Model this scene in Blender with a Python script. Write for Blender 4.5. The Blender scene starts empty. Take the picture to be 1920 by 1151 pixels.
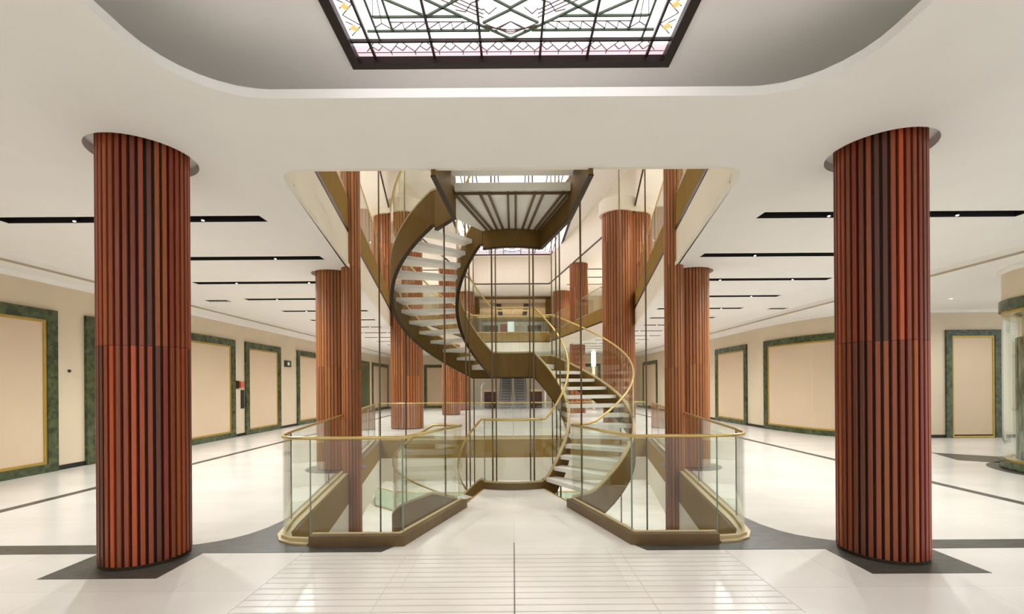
import bpy, bmesh, math, random
from math import sin, cos, pi, radians, atan2, sqrt
from mathutils import Vector
from mathutils.geometry import tessellate_polygon

random.seed(7)
S = bpy.context.scene
COL = S.collection

# ------------------------------------------------------------------ camera
cam_d = bpy.data.cameras.new('camera')
cam = bpy.data.objects.new('camera', cam_d); COL.objects.link(cam)
cam_d.sensor_width = 36.0; cam_d.sensor_fit = 'HORIZONTAL'
cam_d.lens = 860.0 / 1920.0 * 36.0
cam_d.shift_x = -2.0 / 1920.0
cam_d.shift_y = 146.5 / 1920.0
cam_d.clip_start = 0.05; cam_d.clip_end = 300
cam.location = (0, 0, 1.6)
cam.rotation_euler = (radians(90), 0, 0)
cam.rotation_euler.rotate_axis('Z', radians(-0.39))
S.camera = cam

# ------------------------------------------------------------------ world, view
w = bpy.data.worlds.new('world'); S.world = w; w.use_nodes = True
w.node_tree.nodes['Background'].inputs[0].default_value = (0.98, 0.99, 1.0, 1)
w.node_tree.nodes['Background'].inputs[1].default_value = 1.1
S.view_settings.view_transform = 'Standard'
S.view_settings.look = 'None'
S.view_settings.gamma = 1.0
S.view_settings.use_curve_mapping = False
S.view_settings.exposure = 0.22
S.cycles.transparent_max_bounces = 64
S.cycles.max_bounces = 10
S.cycles.diffuse_bounces = 6
S.cycles.use_denoising = True
S.cycles.sample_clamp_indirect = 6

SPOT_W = 240.0        # ground floor down-lights
UP_W = 400.0         # upper floor down-lights
LOW_W = 380.0        # basement down-lights
WARM = (0.975, 0.99, 1.0)

# ------------------------------------------------------------------ materials
def lin(r, g, b):
    f = lambda c: ((c / 255 + 0.055) / 1.055) ** 2.4 if c > 10 else c / 255 / 12.92
    return (f(r), f(g), f(b), 1)

def mat(name, col, rough=0.5, metal=0.0, var=0.0, scale=6.0, stretch=(1, 1, 1), col2=None, spec=0.5, detail=4):
    m = bpy.data.materials.new(name); m.use_nodes = True
    nt = m.node_tree; n = nt.nodes; p = n['Principled BSDF']
    p.inputs['Base Color'].default_value = col
    p.inputs['Roughness'].default_value = rough
    p.inputs['Metallic'].default_value = metal
    p.inputs['Specular IOR Level'].default_value = spec
    if var or col2:
        tc = n.new('ShaderNodeTexCoord'); mp = n.new('ShaderNodeMapping'); nz = n.new('ShaderNodeTexNoise'); cr = n.new('ShaderNodeValToRGB')
        mp.inputs['Scale'].default_value = stretch
        nz.inputs['Scale'].default_value = scale; nz.inputs['Detail'].default_value = detail
        nt.links.new(tc.outputs['Object'], mp.inputs[0]); nt.links.new(mp.outputs[0], nz.inputs['Vector'])
        nt.links.new(nz.outputs['Fac'], cr.inputs[0]); nt.links.new(cr.outputs[0], p.inputs['Base Color'])
        c2 = col2 if col2 else tuple(c * (1 - var) for c in col[:3]) + (1,)
        cr.color_ramp.elements[0].position = 0.35; cr.color_ramp.elements[0].color = c2
        cr.color_ramp.elements[1].position = 0.65; cr.color_ramp.elements[1].color = col
    return m

M = {}
M['ceil'] = mat('ceiling_plaster', lin(238, 236, 231), 0.7, var=0.02, scale=2)
M['wall'] = mat('wall_stone_cream', lin(212, 197, 170), 0.45, var=0.06, scale=1.3)
M['bulk'] = mat('bulkhead_plaster', lin(232, 226, 210), 0.6, var=0.02, scale=2)
M['bronze'] = mat('bronze_panel', lin(112, 86, 36), 0.5, 0.15, var=0.1, scale=3, spec=0.3)
M['curb'] = mat('bronze_curb', lin(108, 86, 54), 0.35, 0.4, var=0.12)
M['fascia'] = mat('bronze_fascia', lin(150, 122, 66), 0.8, 0.0, var=0.08, scale=3, spec=0.05)
M['bronzedark'] = mat('dark_bronze', lin(52, 42, 24), 0.45, 0.5, var=0.1)
M['rod'] = mat('brown_rod', lin(104, 84, 58), 0.45, 0.4, var=0.1)
M['brass'] = mat('satin_brass', lin(206, 180, 112), 0.3, 0.6, var=0.06, scale=20)
M['champ'] = mat('champagne_trim', lin(192, 174, 132), 0.45, 0.3, var=0.05)
M['green'] = mat('green_marble', lin(78, 90, 56), 0.25, 0, scale=9, col2=lin(40, 52, 32), detail=9)
M['greygreen'] = mat('grey_green_marble', lin(140, 148, 128), 0.25, 0, scale=4, stretch=(4, 4, .6), col2=lin(62, 74, 60), detail=8)
M['grooveshade'] = mat('cornice_groove_shade', lin(176, 164, 138), 0.7, var=0.04)
M['lantern'] = mat('lit_bulkhead_plaster', lin(244, 238, 222), 0.7, var=0.02)  # bulkhead plaster in a lighter copy, missing light put into the colour
M['gold'] = mat('gold_trim', lin(190, 160, 80), 0.4, 0.6, var=0.1)
M['board'] = mat('hoarding_board', lin(208, 187, 158), 0.7, var=0.05, scale=0.9)
M['black'] = mat('black_slot', lin(20, 19, 15), 0.6, var=0.1)
M['darkstone'] = mat('dark_stone', lin(82, 81, 75), 0.35, 0, scale=5, stretch=(1, 4, 1), col2=lin(62, 61, 56), detail=8)
M['joint'] = mat('joint_brown', lin(198, 189, 178), 0.5, var=0.1)
M['seam'] = mat('seam_dark', lin(120, 112, 104), 0.5, var=0.1)
M['tread'] = mat('pale_stone_tread', lin(232, 230, 222), 0.35, var=0.04, scale=5)
M['tan'] = mat('tan_ceiling', lin(200, 172, 130), 0.6, var=0.05)
M['steel'] = mat('brushed_steel', lin(196, 196, 192), 0.3, 0.8, var=0.08, scale=12)
M['steelstep'] = mat('escalator_step', lin(214, 216, 212), 0.4, 0.0, var=0.1, scale=30, stretch=(6, 1, 1))
M['brownbox'] = mat('dark_walnut', lin(74, 44, 28), 0.4, var=0.3, scale=8)
M['core'] = mat('column_core_dark', lin(38, 24, 14), 0.7, var=0.2)
M['red'] = mat('red_plastic', lin(200, 96, 70), 0.4, var=0.1)
M['signgreen'] = mat('dark_green_sign', lin(40, 62, 48), 0.4, var=0.1)
M['lead'] = mat('bronze_came', lin(40, 28, 18), 0.5, 0.3, var=0.1)
M['leadgreen'] = mat('green_came', lin(70, 88, 66), 0.5, 0.1, var=0.1)
M['leadthin'] = mat('thin_came', lin(96, 78, 70), 0.5, 0.1, var=0.1)
M['white'] = mat('white_enamel', lin(238, 236, 228), 0.4, var=0.03)

def emis(name, col, s, col2=None, scale=3):
    m = bpy.data.materials.new(name); m.use_nodes = True
    nt = m.node_tree; n = nt.nodes; p = n['Principled BSDF']
    p.inputs['Base Color'].default_value = col
    p.inputs['Emission Color'].default_value = col
    p.inputs['Emission Strength'].default_value = s
    if col2:
        tc = n.new('ShaderNodeTexCoord'); nz = n.new('ShaderNodeTexVoronoi'); cr = n.new('ShaderNodeValToRGB')
        nz.inputs['Scale'].default_value = scale
        nt.links.new(tc.outputs['Object'], nz.inputs['Vector']); nt.links.new(nz.outputs['Color'], cr.inputs[0])
        cr.color_ramp.elements[0].color = col2; cr.color_ramp.elements[1].color = col
        cr.color_ramp.elements[0].position = 0.2; cr.color_ramp.elements[1].position = 0.7
        nt.links.new(cr.outputs[0], p.inputs['Emission Color'])
    return m
M['skyglass'] = emis('opal_backlit_glass', lin(240, 236, 240), 2.5, lin(226, 218, 228), 4)
M['skyglass_high'] = emis('mauve_backlit_glass', lin(234, 228, 236), 1.35, lin(220, 210, 226), 2)
M['skypink'] = emis('pink_backlit_glass', lin(228, 204, 212), 0.85)
M['amber'] = emis('amber_backlit_glass', lin(236, 184, 112), 0.72)
M['lamp'] = emis('lamp_lens', (1, 0.95, 0.85, 1), 4)
M['screen'] = emis('lit_display', lin(214, 226, 226), 0.9)
M['lightbox'] = emis('lit_pillar', lin(250, 250, 244), 2.0)

def glass_mat(name, tint, refl=1.0):
    m = bpy.data.materials.new(name); m.use_nodes = True
    nt = m.node_tree; n = nt.nodes; n.remove(n['Principled BSDF'])
    tr = n.new('ShaderNodeBsdfTransparent'); gl = n.new('ShaderNodeBsdfGlossy'); fr = n.new('ShaderNodeFresnel'); mx = n.new('ShaderNodeMixShader')
    tr.inputs[0].default_value = tint; gl.inputs['Roughness'].default_value = 0.0
    gl.inputs['Color'].default_value = (refl, refl, refl, 1)
    geo = n.new('ShaderNodeNewGeometry'); ior = n.new('ShaderNodeMix'); ior.data_type = 'FLOAT'
    ior.inputs[2].default_value = 1.45; ior.inputs[3].default_value = 1.45
    nt.links.new(geo.outputs['Backfacing'], ior.inputs[0])
    # the Fresnel node inverts the index on back faces: give it the same curve on both
    ior.inputs[3].default_value = 1 / 1.45
    nt.links.new(ior.outputs[0], fr.inputs['IOR'])
    nt.links.new(fr.outputs[0], mx.inputs[0]); nt.links.new(tr.outputs[0], mx.inputs[1]); nt.links.new(gl.outputs[0], mx.inputs[2])
    nt.links.new(mx.outputs[0], n['Material Output'].inputs[0])
    return m
M['glass'] = glass_mat('clear_glass', (0.955, 0.975, 0.955, 1))
M['glassgreen'] = glass_mat('green_tinted_glass', (0.80, 0.90, 0.82, 1))
M['glassedge'] = mat('glass_edge', lin(120, 140, 126), 0.15, 0)

def wood_mat():
    m = bpy.data.materials.new('red_timber_battens'); m.use_nodes = True
    nt = m.node_tree; n = nt.nodes; p = n['Principled BSDF']
    at = n.new('ShaderNodeAttribute'); at.attribute_name = 'tone'
    tc = n.new('ShaderNodeTexCoord'); mp = n.new('ShaderNodeMapping'); mp.inputs['Scale'].default_value = (30, 30, 1.5)
    nz = n.new('ShaderNodeTexNoise'); nz.inputs['Scale'].default_value = 3; nz.inputs['Detail'].default_value = 6
    mr = n.new('ShaderNodeMapRange'); mr.inputs['To Min'].default_value = 0.7; mr.inputs['To Max'].default_value = 1.25
    mx = n.new('ShaderNodeVectorMath'); mx.operation = 'SCALE'
    nt.links.new(tc.outputs['Object'], mp.inputs[0]); nt.links.new(mp.outputs[0], nz.inputs['Vector'])
    nt.links.new(nz.outputs['Fac'], mr.inputs['Value'])
    nt.links.new(at.outputs['Color'], mx.inputs[0]); nt.links.new(mr.outputs[0], mx.inputs['Scale'])
    nt.links.new(mx.outputs[0], p.inputs['Base Color'])
    p.inputs['Roughness'].default_value = 0.42
    return m
M['wood'] = wood_mat()

def floor_mat(name, c1, c2, rough):
    m = mat(name, c1, rough, col2=c2, scale=0.8, stretch=(1, 2.2, 1), detail=7)
    nt = m.node_tree; n = nt.nodes; p = n['Principled BSDF']
    cr = [x for x in n if x.type == 'VALTORGB'][0]
    tc = n.new('ShaderNodeTexCoord'); br = n.new('ShaderNodeTexBrick')
    br.inputs['Scale'].default_value = 1.0; br.inputs['Mortar Size'].default_value = 0.003
    br.inputs['Brick Width'].default_value = 1.8; br.inputs['Row Height'].default_value = 0.9
    br.inputs['Color1'].default_value = (1, 1, 1, 1); br.inputs['Color2'].default_value = (0.955, 0.95, 0.94, 1); br.inputs['Mortar'].default_value = (0.82, 0.8, 0.77, 1)
    br.offset = 0.5
    mx = n.new('ShaderNodeMix'); mx.data_type = 'RGBA'; mx.blend_type = 'MULTIPLY'; mx.inputs[0].default_value = 1
    nt.links.new(tc.outputs['Object'], br.inputs['Vector'])
    nt.links.new(cr.outputs[0], mx.inputs[6]); nt.links.new(br.outputs['Color'], mx.inputs[7])
    nt.links.new(mx.outputs[2], p.inputs['Base Color'])
    return m
M['floor'] = floor_mat('polished_cream_marble', lin(228, 225, 219), lin(220, 216, 209), 0.22)

# ------------------------------------------------------------------ mesh helpers
def mesh_obj(name, bm, m, parent=None, smooth=False):
    me = bpy.data.meshes.new(name)
    bmesh.ops.recalc_face_normals(bm, faces=bm.faces)
    bm.to_mesh(me); bm.free()
    mats = m if isinstance(m, list) else [m]
    for x in mats: me.materials.append(x)
    if smooth:
        for f in me.polygons: f.use_smooth = True
    o = bpy.data.objects.new(name, me); COL.objects.link(o)
    if parent: o.parent = parent
    return o
def tag(o, label, cat, group=None, kind=None):
    if label: o['label'] = label
    if cat: o['category'] = cat
    if group: o['group'] = group
    if kind: o['kind'] = kind
    return o
def thing(name, label, cat, loc=(0, 0, 0), group=None):
    o = bpy.data.objects.new(name, None); COL.objects.link(o); o.location = loc; o.empty_display_size = 0.1
    return tag(o, label, cat, group)
def struct(name, bm, m):
    o = mesh_obj(name, bm, m); o['kind'] = 'structure'; return o
def part(name, bm, m, root, smooth=False):
    """bm is in world coordinates; moved to the root's frame"""
    v = Vector(root.location)
    if root.parent: v = v + Vector(root.parent.location)
    bmesh.ops.translate(bm, verts=bm.verts, vec=-v)
    return mesh_obj(name, bm, m, root, smooth)
def B(): return bmesh.new()
def box(bm, x0, x1, y0, y1, z0, z1):
    vs = [bm.verts.new(p) for p in ((x0,y0,z0),(x1,y0,z0),(x1,y1,z0),(x0,y1,z0),(x0,y0,z1),(x1,y0,z1),(x1,y1,z1),(x0,y1,z1))]
    for f in ((0,3,2,1),(4,5,6,7),(0,1,5,4),(1,2,6,5),(2,3,7,6),(3,0,4,7)): bm.faces.new([vs[i] for i in f])
    return bm
def prism(bm, pts, z0, z1):
    a = [bm.verts.new((p[0], p[1], z0)) for p in pts]; b = [bm.verts.new((p[0], p[1], z1)) for p in pts]
    n = len(pts)
    tris = tessellate_polygon([[Vector((p[0], p[1], 0)) for p in pts]])
    for t in tris:
        for vv, fl in ((a, 1), (b, 0)):
            try: bm.faces.new([vv[i] for i in (reversed(t) if fl else t)])
            except ValueError: pass
    for i in range(n): bm.faces.new((a[i], a[(i+1) % n], b[(i+1) % n], b[i]))
    return bm
def plate(bm, outer, holes, z0, z1):
    """slab with through holes, closed sides"""
    loops = [outer] + holes
    flat = [Vector((p[0], p[1], 0)) for l in loops for p in l]
    tris = tessellate_polygon([[Vector((p[0], p[1], 0)) for p in l] for l in loops])
    a = [bm.verts.new((p.x, p.y, z0)) for p in flat]; b = [bm.verts.new((p.x, p.y, z1)) for p in flat]
    for t in tris:
        try: bm.faces.new([a[i] for i in t]); bm.faces.new([b[i] for i in t])
        except ValueError: pass
    k = 0
    for l in loops:
        n = len(l)
        for i in range(n):
            i0, i1 = k + i, k + (i + 1) % n
            bm.faces.new((a[i0], a[i1], b[i1], b[i0]))
        k += n
    return bm
def ribbon(bm, pts, zlo, zhi, t, closed=False, off=0.0):
    """vertical band following 2-D pts; zlo, zhi numbers or lists; t = thickness, off shifts sideways (left of travel +)"""
    n = len(pts); L = lambda z, i: z[i] if isinstance(z, (list, tuple)) else z
    rings = []
    for i in range(n):
        p = Vector(pts[i][:2])
        if closed: q0, q1 = Vector(pts[i-1][:2]), Vector(pts[(i+1) % n][:2])
        else: q0, q1 = Vector(pts[max(i-1, 0)][:2]), Vector(pts[min(i+1, n-1)][:2])
        d0 = (p - q0).normalized() if (p - q0).length > 1e-6 else (q1 - p).normalized()
        d1 = (q1 - p).normalized() if (q1 - p).length > 1e-6 else d0
        d = (d0 + d1)
        d = d.normalized() if d.length > 1e-6 else d0
        nn = Vector((-d.y, d.x)); c = max(0.35, nn.dot(Vector((-d0.y, d0.x))))
        a = p + nn * ((off + t / 2) / c); b = p + nn * ((off - t / 2) / c)
        rings.append([bm.verts.new((a.x, a.y, L(zlo, i))), bm.verts.new((b.x, b.y, L(zlo, i))), bm.verts.new((b.x, b.y, L(zhi, i))), bm.verts.new((a.x, a.y, L(zhi, i)))])
    m = n if closed else n - 1
    for i in range(m):
        r, s = rings[i], rings[(i+1) % n]
        for k in range(4): bm.faces.new((r[k], r[(k+1) % 4], s[(k+1) % 4], s[k]))
    if not closed:
        bm.faces.new(rings[0]); bm.faces.new(list(reversed(rings[-1])))
    return bm
def tube(bm, pts, r, seg=8, closed=False):
    P = [Vector(p) for p in pts]; n = len(P); rings = []
    for i in range(n):
        if closed: d = P[(i+1) % n] - P[i-1]
        else: d = P[min(i+1, n-1)] - P[max(i-1, 0)]
        d.normalize()
        up = Vector((0, 0, 1)) if abs(d.z) < 0.9 else Vector((1, 0, 0))
        s = d.cross(up).normalized(); u = s.cross(d)
        rings.append([bm.verts.new(P[i] + s * (r * cos(2*pi*k/seg)) + u * (r * sin(2*pi*k/seg))) for k in range(seg)])
    for i in range(n if closed else n - 1):
        a, b = rings[i], rings[(i+1) % n]
        for k in range(seg): bm.faces.new((a[k], a[(k+1) % seg], b[(k+1) % seg], b[k]))
    if not closed: bm.faces.new(rings[0]); bm.faces.new(list(reversed(rings[-1])))
    return bm
def circ(cx, cy, r, n=40, a0=0, a1=360):
    full = abs(a1 - a0) >= 360
    m = n if full else n + 1
    return [(cx + r*cos(radians(a0 + (a1-a0)*i/n)), cy + r*sin(radians(a0 + (a1-a0)*i/n))) for i in range(m)]
def cyl(bm, cx, cy, r, z0, z1, n=40): return prism(bm, circ(cx, cy, r, n), z0, z1)
def annulus(bm, cx, cy, ri, ro, z0, z1, n=48): return plate(bm, circ(cx, cy, ro, n), [circ(cx, cy, ri, n)], z0, z1)
def rrect(x0, x1, y0, y1, r, n=8):
    P = []
    for cx, cy, a in ((x1-r, y0+r, -90), (x1-r, y1-r, 0), (x0+r, y1-r, 90), (x0+r, y0+r, 180)):
        P += [(cx + r*cos(radians(a + 90*i/n)), cy + r*sin(radians(a + 90*i/n))) for i in range(n+1)]
    return P
def round_poly(pts, rad, n=6):
    """rad: dict index->radius; quadratic corner rounding"""
    out = []
    N = len(pts)
    for i, p in enumerate(pts):
        if i in rad:
            p = Vector(p); a = Vector(pts[i-1]); b = Vector(pts[(i+1) % N]); r = rad[i]
            s = p + (a-p).normalized()*r; e = p + (b-p).normalized()*r
            for k in range(n+1):
                t = k/n; q = s*(1-t)**2 + p*(2*t*(1-t)) + e*t*t
                out.append((q.x, q.y))
        else: out.append(tuple(p))
    return out
ORD = ['nearest', 'second', 'third', 'fourth', 'fifth', 'sixth', 'seventh', 'eighth', 'ninth', 'tenth', 'eleventh', 'twelfth', 'thirteenth', 'fourteenth', 'fifteenth', 'sixteenth']

def edge_x(Y):      # half-width of the atrium at depth Y
    return 2.37 + 0.18*(Y-4.7) if Y < 17.3 else 2.37 + 0.18*12.6 - 0.173*(Y-17.3)

def path_pt(path, s):
    for i in range(len(path)-1):
        a, b = Vector(path[i]), Vector(path[i+1]); L = (b-a).length
        if s <= L or i == len(path)-2: return a + (b-a)*(s/L)
        s -= L
def sub(path, s0, s1, step=0.35):
    n = max(1, int((s1-s0)/step)); return [tuple(path_pt(path, s0+(s1-s0)*i/n)) for i in range(n+1)]
# ------------------------------------------------------------------ levels
CZ = 3.78; F2 = 5.0; C2 = 8.2; TOPZ = 10.0; LF = -5.0; LC = -1.22
CY = 7.98          # stair axis
RI, RO = 0.96, 2.03
LWX = -8.9
HEX = round_poly([(-2.36, 4.6), (2.36, 4.6), (edge_x(17.3), 17.3), (2.44, 30), (-2.44, 30), (-edge_x(17.3), 17.3)], {0: 0.3, 1: 0.3})
ARC0 = circ(0, CY, RI, 10, 242.4, 297.6)
VOID1 = [(-1.12, 4.6), (-0.65, 6.17)] + ARC0 + [(0.76, 6.17), (1.21, 4.6)]
_v = [(2.37, 4.6), (edge_x(13.6), 13.6), (-edge_x(13.6), 13.6), (-2.37, 4.6)]
VOID1 = round_poly(VOID1 + _v, {len(VOID1): 0.32, len(VOID1)+3: 0.32})
RWALL = [(8.95, 33.0), (8.95, 17.3), (8.96, 16.6), (9.02, 15.8), (9.14, 15.0), (9.32, 14.3), (9.6, 13.75), (10.0, 13.4), (10.5, 13.22), (11.0, 13.2), (18.0, 13.2)]

COLS = [(-3.477, 4.342, 0.354), (3.477, 4.342, 0.354), (-3.47, 8.98, 0.354), (3.47, 8.98, 0.354), (-4.02, 17.4, 0.60), (4.02, 17.4, 0.60)]
RING = 0.078
SLOTY = [5.95 + 1.83*i for i in range(13)]
SLOTY_ADDED = [1.6, -0.6, -2.8, -5.0]      # unseen slots added to brighten the near floor and ceiling
def slot_rect(Y, s):
    xi = max(3.22, edge_x(Y) + 0.28)
    xo = 6.65
    a, b = sorted((s*xi, s*xo))
    return a, b, Y-0.11, Y+0.11

# ------------------------------------------------------------------ floors and ceilings
XR = 18.2
struct('floor', plate(B(), [(-9.3, -7), (XR, -7), (XR, 14), (10.2, 14), (9.6, 17), (9.3, 46), (-9.3, 46)], [VOID1], -0.54, 0.0), M['floor'])
holes = [HEX, rrect(-2.42, 2.42, -2.2, 3.47, 0.6)]
for x, y, r in COLS[:4]: holes.append(circ(x, y, r + RING, 40))
for Y in SLOTY + SLOTY_ADDED:
    for s in (-1, 1):
        a, b, c, d = slot_rect(Y, s); holes.append([(a, c), (b, c), (b, d), (a, d)])
VENT = [(-7.45, 11.6), (7.75, 13.4), (-7.4, 20.6)]
for x, y in VENT: holes.append([(x-.28, y-.12), (x+.28, y-.12), (x+.28, y+.12), (x-.28, y+.12)])
struct('ceiling', plate(B(), [(-9.3, -7), (XR, -7), (XR, 14), (10.2, 14), (9.6, 17), (9.3, 46), (-9.3, 46)], holes, CZ, CZ+0.07), M['ceil'])
# raised cavity above the skylight recess
bm = B()
ribbon(bm, rrect(-3.15, 3.15, -2.9, 4.2, 1.1), CZ+0.07, 4.3, 0.04, True)
plate(bm, rrect(-3.2, 3.2, -2.95, 4.25, 1.1), [[(-1.33, 0.53), (1.33, 0.53), (1.33, 3.87), (-1.33, 3.87)]], 4.3, 4.36)
o = struct('ceiling_recess', bm, M['ceil'])
# slabs
struct('floor_upper', plate(B(), [(-9.3, 0), (9.3, 0), (9.3, 46), (-9.3, 46)], [HEX], 4.9, F2), M['floor'])
def offs_loop(loop, d):   # crude outward offset of a loop about its centroid axis
    n = len(loop); out = []
    area = sum(loop[i][0]*loop[(i+1) % n][1]-loop[(i+1) % n][0]*loop[i][1] for i in range(n))
    sg = 1 if area > 0 else -1
    for i in range(n):
        p = Vector(loop[i]); a = Vector(loop[i-1]); b = Vector(loop[(i+1) % n])
        t = (b-a).normalized(); nn = Vector((t.y, -t.x))*sg
        out.append((p.x+nn.x*d, p.y+nn.y*d))
    return out
def band(name, loop, z0, z1, m, t=0.05):
    return struct(name, ribbon(B(), offs_loop(loop, -t/2-0.001), z0, z1, t, True), m)
band('trim_fascia_upper', HEX, 4.45, F2+0.03, M['fascia'])
band('trim_shadow_gap_upper', offs_loop(HEX, -0.01), 4.385, 4.45, M['bronzedark'])
band('trim_bulkhead_upper', HEX, CZ, 4.385, M['bulk'])
for _s, _n in ((-1, 'trim_glow_scallop_left'), (1, 'trim_glow_scallop_right')):  # wavy rim shaped in place of light scallops along the bulkhead
    _sc = sub([(_s*(edge_x(5.0)-.06), 5.0), (_s*(edge_x(17.2)-.06), 17.2)], 0, 12.2, .06)
    struct(_n, ribbon(B(), _sc, [CZ-.004-.022*abs(math.sin(i*.2)) for i in range(len(_sc))], CZ+.03, .02), M['bulk'])
band('trim_fascia_ground', VOID1, -0.54, 0.0, M['fascia'], 0.03)
band('trim_bulkhead_ground', offs_loop([(-2.36, 4.6), (2.36, 4.6), (edge_x(13.6), 13.6), (-edge_x(13.6), 13.6)], 0.02), LC, -0.54, M['bulk'])
struct('ceiling_lower', plate(B(), [(-9.3, -7), (9.3, -7), (9.3, 46), (-9.3, 46)], [[(-2.36, 4.6), (2.36, 4.6), (edge_x(13.6), 13.6), (-edge_x(13.6), 13.6)]], LC, LC+0.07), M['ceil'])
struct('floor_lower', box(B(), -9.3, 9.3, -7, 46, LF-0.2, LF), M['floor'])
# upper ceiling with the atrium lantern above
h2 = [HEX]
SLOT2 = [26.2, 28.2, 30.2]
for Y in SLOT2:
    for s in (-1, 1):
        a, b = sorted((s*max(3.6, edge_x(Y)+.35), s*6.6)); h2.append([(a, Y-.1), (b, Y-.1), (b, Y+.1), (a, Y+.1)])
struct('ceiling_upper', plate(B(), [(-9.3, 0), (9.3, 0), (9.3, 34), (-9.3, 34)], h2, C2, C2+0.08), M['ceil'])
band('trim_lantern_edge', HEX, C2-0.02, C2+0.05, M['bronzedark'], 0.04)
band('wall_lantern', offs_loop(HEX, 0.06), C2+0.05, TOPZ, M['lantern'])
struct('ceiling_lantern', plate(B(), [(-5.5, 4), (5.5, 4), (5.5, 31), (-5.5, 31)], [[(-3.03, 14.0), (3.03, 14.0), (3.03, 29.6), (-3.03, 29.6)]], TOPZ, TOPZ+0.08), M['ceil'])

# ------------------------------------------------------------------ walls
struct('wall_left', box(B(), LWX-0.25, LWX, -7, 33, 0, CZ), M['wall'])
struct('wall_right', ribbon(B(), RWALL, 0, CZ, 0.25, off=0.125), M['wall'])
struct('wall_far', plate(B(), [(-9.3, 0), (9.3, 0), (9.3, CZ), (-9.3, CZ)], [[(-3.2, 0.001), (3.2, 0.001), (3.2, 3.3), (-3.2, 3.3)]], 0, 0.25), M['wall'])
o = bpy.data.objects['wall_far']; o.rotation_euler = (pi/2, 0, 0); o.location = (0, 33.25, 0)
struct('wall_end', box(B(), -9.3, 9.3, 45.5, 45.75, LF, C2), M['wall'])
struct('wall_lower_left', box(B(), -9.2, -8.9, -7, 46, LF, LC), M['wall'])
struct('wall_lower_right', box(B(), 8.9, 9.2, -7, 46, LF, LC), M['wall'])
struct('wall_lower_far', box(B(), -9.2, 9.2, 40, 40.2, LF, LC), M['wall'])
struct('wall_upper_left', box(B(), -9.2, -8.9, 0, 46, F2, C2), M['wall'])
struct('wall_upper_right', box(B(), 8.9, 9.2, 0, 46, F2, C2), M['wall'])
bm = B()
box(bm, -9.2, -2.85, 34, 34.25, F2, C2); box(bm, 2.85, 9.2, 34, 34.25, F2, C2); box(bm, -2.85, 2.85, 34, 34.25, 8.05, C2); box(bm, -9.2, 9.2, 34.0, 45.5, C2, C2+.1); box(bm, -2.85, 2.85, 34.05, 34.4, 7.75, C2)
struct('wall_upper_far', bm, M['wall'])
bm = B()
box(bm, -2.85, -2.45, 33.9, 34.3, F2, 8.05); box(bm, 2.45, 2.85, 33.9, 34.3, F2, 8.05); box(bm, -2.85, 2.85, 33.9, 34.3, 7.98, 8.12)
struct('trim_portal', bm, M['bronze'])
# tan ceiling of the room beyond the portal, with slots
bm = B(); box(bm, -9, 9, 34.3, 45.4, 7.8, 7.9); struct('ceiling_portal_room', bm, M['tan'])
# dropped perimeter soffit
bm = B(); box(bm, LWX, -8.15, -7, 33, 3.68, CZ)
ribbon(bm, [(LWX+0.03, -7), (LWX+0.03, 33)], 3.60, 3.68, 0.06)
struct('trim_cornice_left', bm, M['ceil'])
struct('trim_14', box(B(), -8.18, -8.14, -7, 33, 3.655, 3.685), M['grooveshade'])  # proud strip, its darker beige paints the shade of the cornice groove
struct('trim_15', box(B(), 8.14, 8.18, -7, 33, 3.655, 3.685), M['grooveshade'])
bm = B(); prism(bm, [(8.15, -7), (XR-.1, -7), (XR-.1, 13.2)] + list(reversed(RWALL[:-1])) + [(8.15, 33)], 3.68, CZ)
ribbon(bm, RWALL, 3.60, 3.68, 0.06, off=-0.03)
struct('trim_cornice_right', bm, M['ceil'])
struct('baseboard_left', box(B(), LWX, LWX+0.02, -7, 33, 0, 0.09), M['black'])
struct('baseboard_right', ribbon(B(), RWALL, 0, 0.09, 0.02, off=-0.01), M['black'])
struct('baseboard_far', box(B(), -8.9, -3.2, 32.98, 33.0, 0, 0.09), M['black'])

# ------------------------------------------------------------------ floor inlays
Z0 = 0.0
def inlay(name, pts, m=None, z=0.003): return struct(name, prism(B(), pts, Z0-0.01, z), m or M['darkstone'])
inlay('trim_1', [(-6.77, -7), (-6.62, -7), (-6.62, 33), (-6.77, 33)])
inlay('trim_2', [(6.62, -7), (6.77, -7), (6.77, 33), (6.62, 33)])
for s, nm in ((-1, 'trim_3'), (1, 'trim_4')):
    curve = [(3.24, 4.66), (3.1, 4.74), (2.98, 4.84), (2.88, 4.98), (2.8, 5.2), (2.76, 5.45), (2.77, 5.7)]
    pts = [(1.28, 4.42), (9.0 if s < 0 else 12.0, 4.42), (9.0 if s < 0 else 12.0, 4.66)] + curve + [(edge_x(13.6)+.26, 13.62), (edge_x(13.6), 13.62), (2.42, 5.0), (2.32, 4.68), (2.05, 4.6), (1.18, 4.6)]
    inlay(nm, [(s*a, b) for a, b in (pts if s > 0 else pts[::-1])])
    inlay('trim_5' if s < 0 else 'trim_6', [(s*3.0, 3.84), (s*4.0, 3.84), (s*4.0, 4.5), (s*3.0, 4.5)], z=0.0028)
for s, nm in ((-1, 'trim_7'), (1, 'trim_8')):
    inlay(nm, circ(s*3.47, 8.98, 0.56, 40), z=0.004)
inlay('trim_9', [(9.1, 9.4), (10.4, 8.6), (10.9, 9.4), (9.5, 10.45)])
bm = B(); annulus(bm, 10.09, 7.88, 1.1, 1.38, -0.01, 0.003); struct('trim_10', bm, M['darkstone'])
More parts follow.
